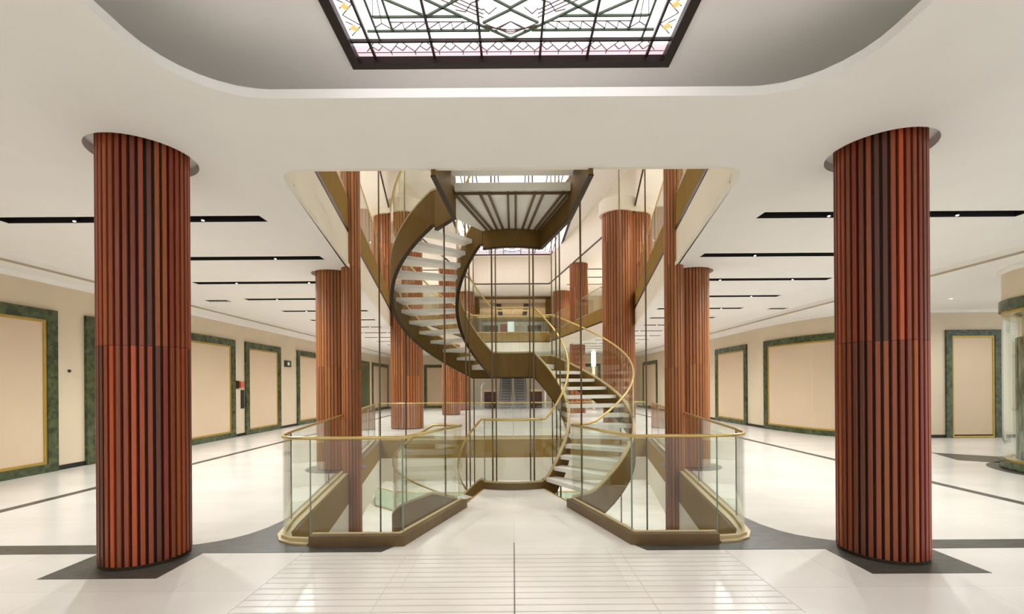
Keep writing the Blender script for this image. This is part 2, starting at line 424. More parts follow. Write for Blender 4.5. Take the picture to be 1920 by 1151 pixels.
# grille strips of the entrance mat zone
bm = B()
for i in range(12):
    y = 4.33 - 0.099*i
    box(bm, -2.03, 2.03, y-0.006, y+0.006, -0.01, 0.0012)
struct('trim_11', bm, M['joint'])
bm = B()
for x in (-2.03, -1.02, 1.02, 2.03): box(bm, x-0.003, x+0.003, 3.2, 4.41, -0.01, 0.0014)
struct('trim_12', bm, M['joint'])
struct('trim_13', box(B(), -0.005, 0.005, -1, 4.66, -0.01, 0.0016), M['seam'])

# ------------------------------------------------------------------ columns
PAL = [(130, 60, 30), (144, 64, 32), (108, 52, 28), (92, 48, 28), (152, 80, 36), (84, 56, 30), (124, 48, 30), (134, 62, 30), (116, 58, 32), (166, 72, 32), (138, 66, 34), (120, 54, 28)]
PAL_LIT = [(150, 92, 48), (158, 98, 50), (142, 86, 46), (164, 104, 56), (146, 90, 52), (134, 82, 44), (154, 88, 46)]  # same timber farther off, stronger light put into lighter tones
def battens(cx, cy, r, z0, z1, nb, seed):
    near = cy < 6; pal = PAL if near else PAL_LIT
    rnd = random.Random(seed); bm = B(); lay = bm.loops.layers.float_color.new('tone')
    wd = 2*pi*r/nb*(0.60 if near else 0.80); dp = min(0.04, r*0.11)
    for k in range(nb):
        a = 2*pi*k/nb + 0.02; c = lin(*rnd.choice(pal)); j = rnd.uniform(.85, 1.15); c = (c[0]*j, c[1]*j, c[2]*j, 1)
        R = Vector((cos(a), sin(a))); T = Vector((-sin(a), cos(a)))
        def P(u, v): q = Vector((cx, cy)) + R*u + T*v; return (q.x, q.y)
        ch = wd*0.12
        pts = [P(r-dp, -wd/2), P(r-ch, -wd/2), P(r, -wd/2+ch), P(r, wd/2-ch), P(r-ch, wd/2), P(r-dp, wd/2)]
        n0 = len(bm.faces)
        lo = [bm.verts.new((p[0], p[1], z0)) for p in pts]; hi = [bm.verts.new((p[0], p[1], z1)) for p in pts]
        fs = [bm.faces.new(list(reversed(lo))), bm.faces.new(hi)] + [bm.faces.new((lo[i], lo[(i+1) % 6], hi[(i+1) % 6], hi[i])) for i in range(6)]
        for f in fs:
            for l in f.loops: l[lay] = c
    return bm
def battens_plain(cx, cy, r, z0, z1, n):
    pts = []
    for k in range(n*4):
        a = 2*pi*k/(n*4); rr = r + (.025 if k % 4 in (1, 2) else -.01)
        pts.append((cx+rr*cos(a), cy+rr*sin(a)))
    return plate(B(), pts, [circ(cx, cy, r-.05, 40)], z0, z1)
def column(cx, cy, r, z0, z1, nb, label, splits, seed, plinth=True, collar=None, group='timber batten columns', top_collar=False):
    t = thing('timber_column', label, 'column', (cx, cy, z0), group)
    zb = z0 + (0.035 if plinth else 0)
    zs = [zb] + splits + [z1]
    for i in range(len(zs)-1):
        part('battens', battens(cx, cy, r, zs[i] + (0.003 if i else 0), zs[i+1], nb, seed*10+i), M['wood'], t)
    dp = min(0.04, r*0.11)
    part('core', cyl(B(), cx, cy, r-dp*0.9, zb, z1, 48), M['core'], t)
    if plinth: part('plinth', cyl(B(), cx, cy, r*0.985, z0+0.0035, zb, 48), M['bronzedark'], t)
    if collar: bm = B(); ribbon(bm, circ(cx, cy, r+RING+0.01, 48), collar+0.07, collar+0.09, 0.02, True); annulus(bm, cx, cy, r-.02, r+RING+.02, collar+.09, collar+.11); part('ceiling_collar', bm, M['ceil'], t)
    if top_collar: part('ceiling_collar', annulus(B(), cx, cy, r*.5, r+.10, z1, C2+.3), M['bulk'], t)
    return t
column(-3.477, 4.342, .354, 0, 4.08, 38, 'round red timber batten column in the left foreground, standing on dark stone', [1.97], 1, collar=CZ)
column(3.477, 4.342, .354, 0, 4.08, 38, 'round red timber batten column in the right foreground, standing on dark stone', [1.97], 2, collar=CZ)
column(-3.47, 8.98, .354, 0, 4.08, 36, 'timber column behind the left foreground column, close beside the atrium glass', [1.97], 3, collar=CZ)
column(3.47, 8.98, .354, 0, 4.08, 36, 'timber column beyond the right foreground column, close beside the atrium glass', [1.97], 4, collar=CZ)
column(-2.99, 8.50, .172, LF, TOPZ, 18, 'slender timber column rising through all floors on the left atrium edge', [LC, 1.9, CZ, 6.9], 5)
column(2.99, 8.50, .172, LF, TOPZ, 18, 'slender timber column rising through all floors on the right atrium edge', [LC, 1.9, CZ, 6.9], 6)
column(-4.02, 17.4, .60, 0, 8.0, 34, 'broad timber column on the white floor behind the open well, left side', [1.97, CZ, 6.9], 7, top_collar=True)
column(4.02, 17.4, .60, 0, 8.0, 34, 'broad timber column behind the rising spiral stair, right side', [1.97, CZ, 6.9], 8, top_collar=True)
for _s in (-1, 1):      # upper floor: a second shaft clad together with the broad column
    _t = bpy.data.objects['timber_column.006' if _s < 0 else 'timber_column.007']
    for _i, (za, zb_) in enumerate(((F2, 6.9), (6.903, 8.0))):
        part('battens', battens(_s*4.70, 17.62, .60, za, zb_, 34, 90+_i+_s), M['wood'], _t)
    part('core', cyl(B(), _s*4.70, 17.62, .565, F2, 8.0, 48), M['core'], _t)
    part('ceiling_collar', annulus(B(), _s*4.70, 17.62, .3, .70, 8.0, C2+.3), M['bulk'], _t)
column(-3.40, 25.2, .50, 0, CZ+.05, 26, 'far timber column left of the escalators, nearer the open well', [1.97], 11)
column(3.55, 25.2, .42, 0, CZ+.05, 26, 'far timber column right of the escalators, half behind the stair', [1.97], 12)
column(-3.55, 25.2, .50, F2, C2, 26, 'far upper floor timber column on the left, well beyond the broad one', [6.9], 13)
column(3.65, 25.2, .50, F2, C2, 26, 'far upper floor timber column on the right, well beyond the broad one', [6.9], 14)
column(-3.3, 29.9, .50, 0, CZ+.05, 26, 'farthest ground floor timber column, left of the escalators', [1.97], 15)
column(-3.25, 32.6, .55, F2, C2, 26, 'upper floor timber column against the left of the bronze portal', [], 16)
column(3.5, 32.6, .60, F2, C2, 26, 'upper floor timber column against the right of the bronze portal', [], 17)

# ------------------------------------------------------------------ recessed light slots with real spots
def spot(parent, name, x, y, z, watt, size=2.85, rad=0.05):
    d = bpy.data.lights.new(name, 'SPOT'); d.energy = watt; d.spot_size = size; d.spot_blend = 0.9; d.color = (1.0, 0.955, 0.86) if z > 7 else WARM; d.shadow_soft_size = rad
    o = bpy.data.objects.new(name, d); COL.objects.link(o)
    v = Vector(parent.location); o.parent = parent; o.location = (x-v.x, y-v.y, z-v.z)
    return o
for s, side in ((-1, 'left'), (1, 'right')):
    for i, Y in enumerate(SLOTY + SLOTY_ADDED):
        a, b, c, d = slot_rect(Y, s)
        t = thing('ceiling_light_slot', f'{ORD[i]} black light slot from the camera in the {side} aisle ceiling' if i < 13 else f'{ORD[i-13]} added unseen light slot behind the camera in the {side} aisle ceiling', 'light slot', ((a+b)/2, Y, CZ), 'linear light slots in the ceiling')
        bm = B(); g = 0.002; h = 0.16
        box(bm, a, b, c, d, CZ+h, CZ+h+0.01); box(bm, a-.01, a, c, d, CZ+.07, CZ+h); box(bm, b, b+.01, c, d, CZ+.07, CZ+h)
        box(bm, a, b, c-.01, c, CZ+.07, CZ+h); box(bm, a, b, d, d+.01, CZ+.07, CZ+h)
        # thin black liner down to the ceiling face
        for q in ((a+g, a+2*g+.004, c+g, d-g), (b-2*g-.004, b-g, c+g, d-g), (a+g, b-g, c+g, c+2*g+.004), (a+g, b-g, d-2*g-.004, d-g)):
            box(bm, *q, CZ+.001, CZ+h)
        part('housing', bm, M['black'], t)
        xs = [a + (b-a)*0.27, a + (b-a)*0.76]
        for x in xs:
            bm = B(); cyl(bm, x, Y+0.05, 0.028, CZ+0.005, CZ+h-.005, 14)
            sp = part('spotlight', bm, M['black'], t)
            bm = B(); cyl(bm, x, Y+0.05, 0.016, CZ-0.004, CZ+0.005, 14)
            part('lens', bm, M['lamp'], t)
        spot(t, 'spot_lamp', (a+b)/2, Y, CZ-0.01, SPOT_W * (b-a)/3.4 * (1.0 if i < 13 else 0.5))
for i, (x, y) in enumerate(VENT):
    bm = B(); box(bm, x-.28, x+.28, y-.12, y+.12, CZ+.05, CZ+.06)
    t = thing('ceiling_vent', ['black ceiling vent beside the left cornice, behind the foreground column', 'black ceiling vent beside the right cornice before the curved wall', 'small far black ceiling vent by the left cornice'][i], 'vent', (x, y, CZ))
    part('duct', bm, M['black'], t)
    bm = B()
    for k in range(7): box(bm, x-.27+.08*k, x-.25+.08*k, y-.118, y+.118, CZ+.005, CZ+.02)
    part('louvre', bm, M['bronzedark'], t)
n = 0
for s, side in ((-1, 'left'), (1, 'right')):
    for i, Y in enumerate(SLOT2):
        a, b = sorted((s*max(3.6, edge_x(Y)+.35), s*6.6))
        t = thing('ceiling_light_slot', f'{ORD[i]} black light slot in the upper floor ceiling, {side} of the atrium', 'light slot', ((a+b)/2, Y, C2), 'upper floor light slots')
        bm = B(); box(bm, a, b, Y-.1, Y+.1, C2+.09, C2+.1)
        part('housing', bm, M['black'], t)
        bm = B(); ribbon(bm, [(a+.01, Y-.09), (b-.01, Y-.09), (b-.01, Y+.09), (a+.01, Y+.09)], C2, C2+.09, .01, True)
        part('liner', bm, M['black'], t)
        spot(t, 'spot_lamp', (a+b)/2, Y, C2-0.01, UP_W)
for j, (x, y0, y1) in enumerate([(-1.05, 35, 37.6), (1.05, 35, 37.6), (-1.05, 38.6, 41), (1.05, 38.6, 41)]):
    t = thing('ceiling_light_slot', ['left near', 'right near', 'left far', 'right far'][j] + ' black slot in the tan ceiling beyond the portal', 'light slot', (x, y0, 7.8), 'slots in the tan ceiling')
    part('housing', box(B(), x-.19, x+.19, y0, y1, 7.77, 7.799), M['black'], t)
t = thing('pendant_lamp', 'small lamps lighting the room beyond the bronze portal', 'lamp', (0, 37.9, 7.7))
part('lamp_body', cyl(B(), 0, 37.9, .08, 7.6, 7.8, 16), M['white'], t); spot(t, 'spot_lamp', 0, 37.9, 7.55, 1000)

# soffit down-lights around the atrium lantern and over the basement
LP = [(-6.5, 16), (6.5, 16), (-6.5, 21), (6.5, 21), (-3.3, 7), (3.3, 7), (-3.9, 10.5), (3.9, 10.5), (-6.5, 8), (6.5, 8), (-6.5, 12), (6.5, 12)]
for i, (x, y) in enumerate(LP):
    t = thing('ceiling_downlight', f'{ORD[i]} small round downlight in the upper floor ceiling', 'downlight', (x, y, C2), 'upper floor downlights')
    part('ring', annulus(B(), x, y, .05, .07, C2-.01, C2, 20), M['white'], t)
    part('lens', cyl(B(), x, y, .05, C2-.006, C2-.001, 16), M['lamp'], t)
    spot(t, 'spot_lamp', x, y, C2-0.03, UP_W)
for i, (x, y) in enumerate([(10.9, 11.4), (12.2, 11.4), (13.5, 11.4)]):
    t = thing('ceiling_downlight', ['nearest the curved wall', 'middle', 'nearest the glass vitrine'][i] + ' of three small downlights in the right bay soffit', 'downlight', (x, y, 3.68), 'right bay downlights')
    part('ring', annulus(B(), x, y, .04, .06, 3.67, 3.68, 20), M['white'], t)
    part('lens', cyl(B(), x, y, .04, 3.674, 3.679, 16), M['lamp'], t)
    spot(t, 'spot_lamp', x, y, 3.65, 75)
k = 0
for x in (-6, 0, 6):
    for y in (17, 23, 29, 35):
        t = thing('basement_downlight', f'{ORD[k]} round downlight in the basement ceiling', 'downlight', (x, y, LC), 'basement downlights'); k += 1
        part('ring', annulus(B(), x, y, .06, .09, LC-.01, LC, 20), M['white'], t)
        part('lens', cyl(B(), x, y, .06, LC-.006, LC-.001, 16), M['lamp'], t)
        spot(t, 'spot_lamp', x, y, LC-0.03, LOW_W)

# ------------------------------------------------------------------ stained-glass skylight
def skylight(name, label, X, Y0, Y1, z, fr, full, scale):
    t = thing(name, label, 'skylight', (0, (Y0+Y1)/2, z))
    part('glass', box(B(), -X+fr*.5, X-fr*.5, Y0+fr*.5, Y1-fr*.5, z+0.03, z+0.04), M['skyglass'] if scale == 1.0 else M['skyglass_high'], t)
    part('frame', plate(B(), [(-X, Y0), (X, Y0), (X, Y1), (-X, Y1)], [[(-X+fr, Y0+fr), (X-fr, Y0+fr), (X-fr, Y1-fr), (-X+fr, Y1-fr)]], z-0.03, z+0.06), M['lead'], t)
    Ym = (Y0+Y1)/2; zb, zt = z+0.0, z+0.03
    def seg(bm, a, b, w, zb=zb):
        a = Vector(a); b = Vector(b); d = b-a
        if d.length < 1e-5: return
        d.normalize(); nrm = Vector((-d.y, d.x))*w/2
        prism(bm, [tuple(a+nrm), tuple(a-nrm), tuple(b-nrm), tuple(b+nrm)], zb, zt)
    def sym(bm, L, w, zz=0.0):
        for (x0, v0, x1, v1) in L:
            for sx in (1, -1):
                for sy in (0, 1):
                    f = (lambda v: Y1-v*scale) if sy == 0 else (lambda v: Y0+v*scale)
                    if min(v0, v1)*scale > (Y1-Y0)/2+.3: continue
                    seg(bm, (sx*x0*scale, f(v0)), (sx*x1*scale, f(v1)), w*scale, z+zz)
    H = (Y1-Y0)/2/scale
    # v = distance from the long far edge
    main = [(x, .05, x, H) for x in (.24, .63, 1.12)] + [(0, .256, 1.27, .256)]
    bm = B(); sym(bm, main, .018, .006); part('mullions', bm, M['lead'], t)
    green = [(1.10, .35, .16, .35), (1.015, .485, .362, .485), (1.03, .26, 1.03, H), (.905, .35, .905, .65), (.90, .65, .648, .50),
             (.622, .65, .242, .41), (.242, .41, 0, .265), (.617, .49, .335, .66), (.208, .423, 0, .545), (0, .56, .20, .69), (.335, .66, .1, .82), (.622, .65, .85, .85), (.85, .85, .3, 1.25), (.905, .65, .905, H), (0, .82, .5, 1.15), (.5, 1.15, .1, 1.5)]
    bm = B(); sym(bm, green, .015, .016); part('green_cames', bm, M['leadgreen'], t)
    thin = []
    for kx in range(6):
        x = .098 + .195*kx
        thin += [(x, .245, x-.0975, .13), (x, .245, x+.0975, .13), (x-.0975, .13, x-.0975, .09), (x-.045, .19, x, .14), (x+.045, .19, x, .14)]
    thin += [(0, .12, 1.25, .12)]
    for kx in range(7):
        x = .26 + .092*kx
        thin += [(x, .36, x, .43), (x, .43, x+.092, .36)]
    thin += [(.26, .43, .905, .43)]
    for ky in range(9):
        v = .3 + .2*ky
        thin += [(1.235, v, 1.13, v+.1), (1.13, v+.1, 1.235, v+.2), (1.235, v+.06, 1.18, v+.1), (1.18, v+.1, 1.235, v+.14)]
    for k2 in range(1, 4):
        d = .035*k2
        thin += [(.60-d*.2, .65+d, .20, .41+d+.02), (.20, .41-d*.5+.02, 0, .285+d*.6)]
    thin += [(.12, .34, .0, .43), (.06, .3, .12, .35), (.0, .43, .12, .36), (1.03, .45, .97, .65), (.97, .42, .905, .36), (1.03, .38, .97, .42), (.97, .42, .94, .65),
             (.33, .52, .28, .60), (.28, .60, .22, .62), (.33, .52, .40, .54), (.16, .5, .1, .56), (.16, .5, .20, .55), (.5, .8, .3, .7), (.4, .9, .2, .8)]
    bm = B(); sym(bm, thin, .006, .0245); part('thin_cames', bm, M['leadthin'], t)
    # coloured panes just below the opal sheet
    for sx in (1, -1):
        for ky in range(int(H/.2)*2-2):
            v = (.38 + .2*ky)*scale; x = 1.19*scale*sx; q = .032*scale
            if v > Y1-Y0-.2*scale: continue
            part('amber_pane', prism(B(), [(x-q, Y1-v), (x, Y1-v-q), (x+q, Y1-v), (x, Y1-v+q)], z+.02, z+.028), M['amber'], t)
    part('pink_panes', box(B(), -X+fr, X-fr, Y1-.19*scale, Y1-fr*1.0, z+.0272, z+.0305), M['skypink'], t)
    part('pink_panes', box(B(), -X+fr, X-fr, Y0+fr, Y0+.19*scale, z+.0272, z+.0305), M['skypink'], t)
    return t
skylight('stained_glass_skylight', 'rectangular stained glass skylight with dark bronze frame in the foreground ceiling recess', 1.33, 0.53, 3.87, 4.3, .075, True, 1.0)
skylight('stained_glass_skylight', 'high stained glass skylight glimpsed behind the stair above the atrium', 3.03, 14.0, 29.6, TOPZ, .12, True, 2.28)

# ------------------------------------------------------------------ boarded shop fronts
def shopfront(path, s0, s1, label, side, top=3.1, fw=0.2, sill=True, gap=0.02, solid=False):
    """side: +1 if the room lies left of the path's direction"""
    a = path_pt(path, (s0+s1)/2)
    t = thing('boarded_shopfront', label, 'shopfront', (a.x, a.y, 0), 'boarded shopfronts')
    of = side*0.03
    bm = B()
    ribbon(bm, sub(path, s0, s0+fw, .1), 0, top-fw, 0.06, off=of); ribbon(bm, sub(path, s1-fw, s1, .1), 0, top-fw, 0.06, off=of)
    ribbon(bm, sub(path, s0, s1), top-fw, top, 0.06, off=of)
    if sill: ribbon(bm, sub(path, s0+fw, s1-fw), 0, .16, 0.06, off=of)
    part('marble_frame', bm, M['green'], t)
    zb = .16 if sill else 0.01; g = fw+.055; of2 = side*0.02
    bm = B()
    ribbon(bm, sub(path, s0+fw, s0+g, .1), zb, top-fw, 0.04, off=of2); ribbon(bm, sub(path, s1-g, s1-fw, .1), zb, top-fw, 0.04, off=of2)
    ribbon(bm, sub(path, s0+g, s1-g), top-fw-.05, top-fw, 0.04, off=of2); ribbon(bm, sub(path, s0+g, s1-g), zb, zb+.05, 0.04, off=of2)
    part('gold_trim', bm, M['gold'], t)
    part('board', ribbon(B(), sub(path, s0+g, s1-g), zb+.05, top-fw-.05, 0.02, off=side*0.01), M['green'] if solid else M['board'], t)
    return t
LP_ = [(LWX, 0), (LWX, 33)]
L = [(6.5, 8.92, 'boarded shopfront at the extreme left edge, green marble frame with a wide gold jamb'),
     (9.52, 11.8, 'boarded shopfront mostly hidden behind the left foreground column'),
     (12.25, 14.63, 'boarded shopfront just right of the left foreground column'),
     (15.2, 17.5, 'boarded shopfront between the red alarm box and the exit sign'),
     (18.85, 21.2, 'boarded shopfront right of the exit sign, partly behind a timber column'),
     (28.9, 32.6, 'farthest boarded shopfront on the left wall')]
for a, b, lab in L: shopfront(LP_, a, b, lab, -1)
shopfront(LP_, 26.4, 28.3, 'dark green marble filled opening far down the left wall', -1, solid=True)
shopfront([(-9, 33), (9, 33)], 9-6.4, 9-4.1, 'boarded shopfront on the far wall, seen behind the left columns', -1)
shopfront([(-9, 33), (9, 33)], 9+4.0, 9+6.3, 'boarded shopfront on the far wall, seen behind the right columns', -1)
y = lambda v: 33.0 - v
for a, b, lab in [(20.2, 17.5, 'narrow boarded shopfront on the right wall next to the right timber column'),
                  (24.6, 22.2, 'boarded shopfront on the right wall, second from the curved one'),
                  (31.5, 28.4, 'farthest boarded shopfront on the right wall')]:
    shopfront(RWALL, y(a), y(b), lab, -1)
shopfront(RWALL, y(16.35), y(16.35)+3.3, 'wide boarded shopfront on the curved right wall', -1)
shopfront([(9, 13.2), (18, 13.2)], 3.43, 5.0, 'tall narrow shopfront on the wall behind the glass vitrine', -1, fw=.17, sill=False)

# small wall fittings
t = thing('exit_sign', 'small dark green exit sign box high on the left wall', 'sign', (LWX, 18.1, 2.5))
part('sign_box', box(B(), LWX, LWX+.06, 17.85, 18.3, 2.38, 2.62), M['signgreen'], t)
part('sign_pictogram', box(B(), LWX+.06, LWX+.065, 18.0, 18.15, 2.44, 2.56), M['white'], t)
t = thing('fire_alarm_box', 'small red call point on the left wall beside a black strip', 'alarm', (LWX, 14.9, 1.6))
part('alarm_case', box(B(), LWX, LWX+.09, 14.85, 15.05, 1.58, 1.78), M['red'], t)
part('backplate', box(B(), LWX, LWX+.03, 14.72, 14.86, 1.55, 1.8), M['bronzedark'], t)
tag(struct('hose_reel_strip', box(B(), LWX, LWX+.03, 14.98, 15.14, .9, 1.5), M['black']), 'thin black strip under the red call point', 'strip', kind='')
del bpy.data.objects['hose_reel_strip']['kind']
t = thing('wall_button', 'tiny dark round sensor on the cream pier at far left', 'sensor', (LWX, 9.2, 1.9))
bm = B(); box(bm, LWX, LWX+.02, 9.17, 9.22, 1.92, 1.97); part('sensor_cap', bm, M['bronzedark'], t)

# ------------------------------------------------------------------ round glass vitrine on the right
t = thing('round_vitrine', 'round glass display vitrine with green marble base at the right edge', 'vitrine', (10.09, 7.88, 0))
cx, cy, R = 10.09, 7.88, 1.2
part('marble_base', cyl(B(), cx, cy, R, 0.02, .15, 64), M['green'], t)
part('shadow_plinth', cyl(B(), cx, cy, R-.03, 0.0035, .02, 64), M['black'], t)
part('brass_floor_ring', annulus(B(), cx, cy, R-.14, R-.06, .15, .18, 64), M['gold'], t)
part('display_floor', cyl(B(), cx, cy, R-.145, .15, .17, 64), M['board'], t)
for k in range(8):
    part('curved_glass', ribbon(B(), circ(cx, cy, R-.05, 6, 45*k+.4, 45*k+44.6), .18, 2.88, .012), M['glass'], t)
part('marble_head', annulus(B(), cx, cy, .4, R, 2.9, 3.1, 64), M['green'], t)
part('brass_head_ring', annulus(B(), cx, cy, R-.2, R-.03, 2.86, 2.9, 64), M['gold'], t)
part('pale_drum', ribbon(B(), circ(cx, cy, R-.06, 64), 3.1, 3.6, .04, True), M['wall'], t)
part('ceiling_ring', annulus(B(), cx, cy, .5, R+.02, 3.6, 3.675, 64), M['ceil'], t)
part('marble_core', battens_plain(cx, cy, .96, .17, 2.42, 44), M['greygreen'], t)
part('core_upper', cyl(B(), cx, cy, .90, .17, 2.9, 40), M['board'], t)

# ------------------------------------------------------------------ balustrades
def balus(label, runs, z, h=1.06, zb=0.10, name='glass_balustrade', gl=None, shoe=True, rr=.017, group=None, curb=None):
    """runs: list of polylines, one glass panel each; handrail follows all joined"""
    allp = [p for r in runs for p in r]
    c = allp[len(allp)//2]
    t = thing(name, label, 'balustrade', (c[0], c[1], z), group)
    for r in runs:
        part('glass_panel', ribbon(B(), r, z+zb-.04, z+h-.01, .014), gl or M['glass'], t)
        d = (Vector(r[1])-Vector(r[0])).normalized()*.008
        part('glass_joint', ribbon(B(), [(r[0][0]-d.x, r[0][1]-d.y), r[0]], z+zb-.04, z+h-.012, .015), M['glassedge'], t)
    path = []
    for r in runs:
        for p in r:
            if not path or (Vector(p)-Vector(path[-1])).length > .03: path.append(p)
    part('handrail', tube(B(), [(p[0], p[1], z+h) for p in path], rr), M['brass'], t, True)
    if shoe: part('base_shoe', ribbon(B(), path, z+.001, z+zb-.041+.04, .05), M['champ'], t)
    if curb:
        part('bronze_curb', curb[0], M['curb'], t); part('curb_cap', curb[1], M['champ'], t)
    return t
def split(path, n, gap=.012):
    Ls = [(Vector(path[i+1])-Vector(path[i])).length for i in range(len(path)-1)]; T = sum(Ls); out = []
    for k in range(n):
        s0 = T*k/n + (gap/2 if k else 0); s1 = T*(k+1)/n - (gap/2 if k < n-1 else 0)
        pts = [tuple(path_pt(path, s0))]; acc = 0
        for i, l in enumerate(Ls):
            acc += l
            if s0 < acc < s1: pts.append(tuple(path[i+1]))
        pts.append(tuple(path_pt(path, s1))); out.append(pts)
    return out
for s, side in ((-1, 'left'), (1, 'right')):
    xd = 1.14 if s < 0 else 1.21; xe = .67 if s < 0 else .75
    corner = [(s*2.62, 5.4), (s*2.5, 4.98), (s*2.42, 4.82), (s*2.30, 4.73), (s*2.1, 4.70)]
    sidep = [(s*(edge_x(13.6)+.1), 13.5), (s*(edge_x(9.2)+.09), 9.2)]
    side2 = [(s*(edge_x(9.2)+.09), 9.18), (s*2.62, 5.42)]
    front = [(s*2.08, 4.70), (s*xd, 4.70)]
    diag = [(s*xd, 4.715), (s*(xe+.02), 6.05)]
    # curb: bronze box in front, rounded champagne rim at the corner
    bm = B(); bc = B()
    cpath = [(s*2.05, 4.63), (s*xd, 4.63), (s*xe, 6.04)]
    ribbon(bm, cpath, 0.002, .10, .12); ribbon(bc, cpath, .10, .112, .045, off=-s*.03); ribbon(bm, cpath, .10, .106, .118)
    rim = [(s*(edge_x(9)+.05), 9), (s*2.66, 5.9), (s*2.56, 5.3), (s*2.48, 4.95), (s*2.38, 4.78), (s*2.24, 4.70), (s*2.07, 4.67)]
    ribbon(bc, rim, 0.002, .02, .13)
    runs = split(sidep, 3) + split(side2, 2) + [corner, front, diag]
    t = balus(f'glass balustrade with brass rail and bronze curb round the {side} side of the well', runs, 0, 1.07, .05, curb=(bm, bc))
balus('glass balustrade with thin brass rail along the far edge of the well', split([(-edge_x(13.6)-.05, 13.68), (edge_x(13.6)+.05, 13.68)], 6), 0, 1.08, .1, rr=.016)
# between descending stair and the arc edge
ARCP = circ(0, CY, RI, 8, 242.2, 297.8)
bm = B(); bc = B(); ribbon(bm, circ(0, CY, RI-.0, 10, 242.4, 297.6), 0.002, .10, .09); ribbon(bc, circ(0, CY, RI, 10, 242.4, 297.6), .10, .112, .05)
balus('short curved glass balustrade before the eye of the spiral stair', [ARCP], 0, 1.07, .12, rr=.02, curb=(bm, bc))
UH = offs_loop(HEX, .08)
hx = lambda s: [(s*2.3, 4.55), (s*(edge_x(17.3)+.08), 17.3), (s*2.5, 30.1)]
for s, side in ((-1, 'left'), (1, 'right')):
    balus(f'upper floor glass balustrade along the {side} edge of the atrium', split(hx(s), 14), F2+.03, 1.05, .08, rr=.018)
balus('upper floor glass balustrade across the far end of the atrium', split([(-2.40, 30.2), (2.40, 30.2)], 4), F2+.03, 1.05, .08, rr=.018)
# basement balustrade of green glass
LB = [(-8.2, 27.0), (-7.6, 25.2), (-6.4, 24.2), (-5.0, 23.8), (3.5, 23.8), (4.8, 24.2), (5.6, 25.4)]
balus('pale green glass balustrade far below on the basement floor', split(round_poly(LB, {}), 9), LF, 1.05, .08, gl=M['glassgreen'], rr=.03)

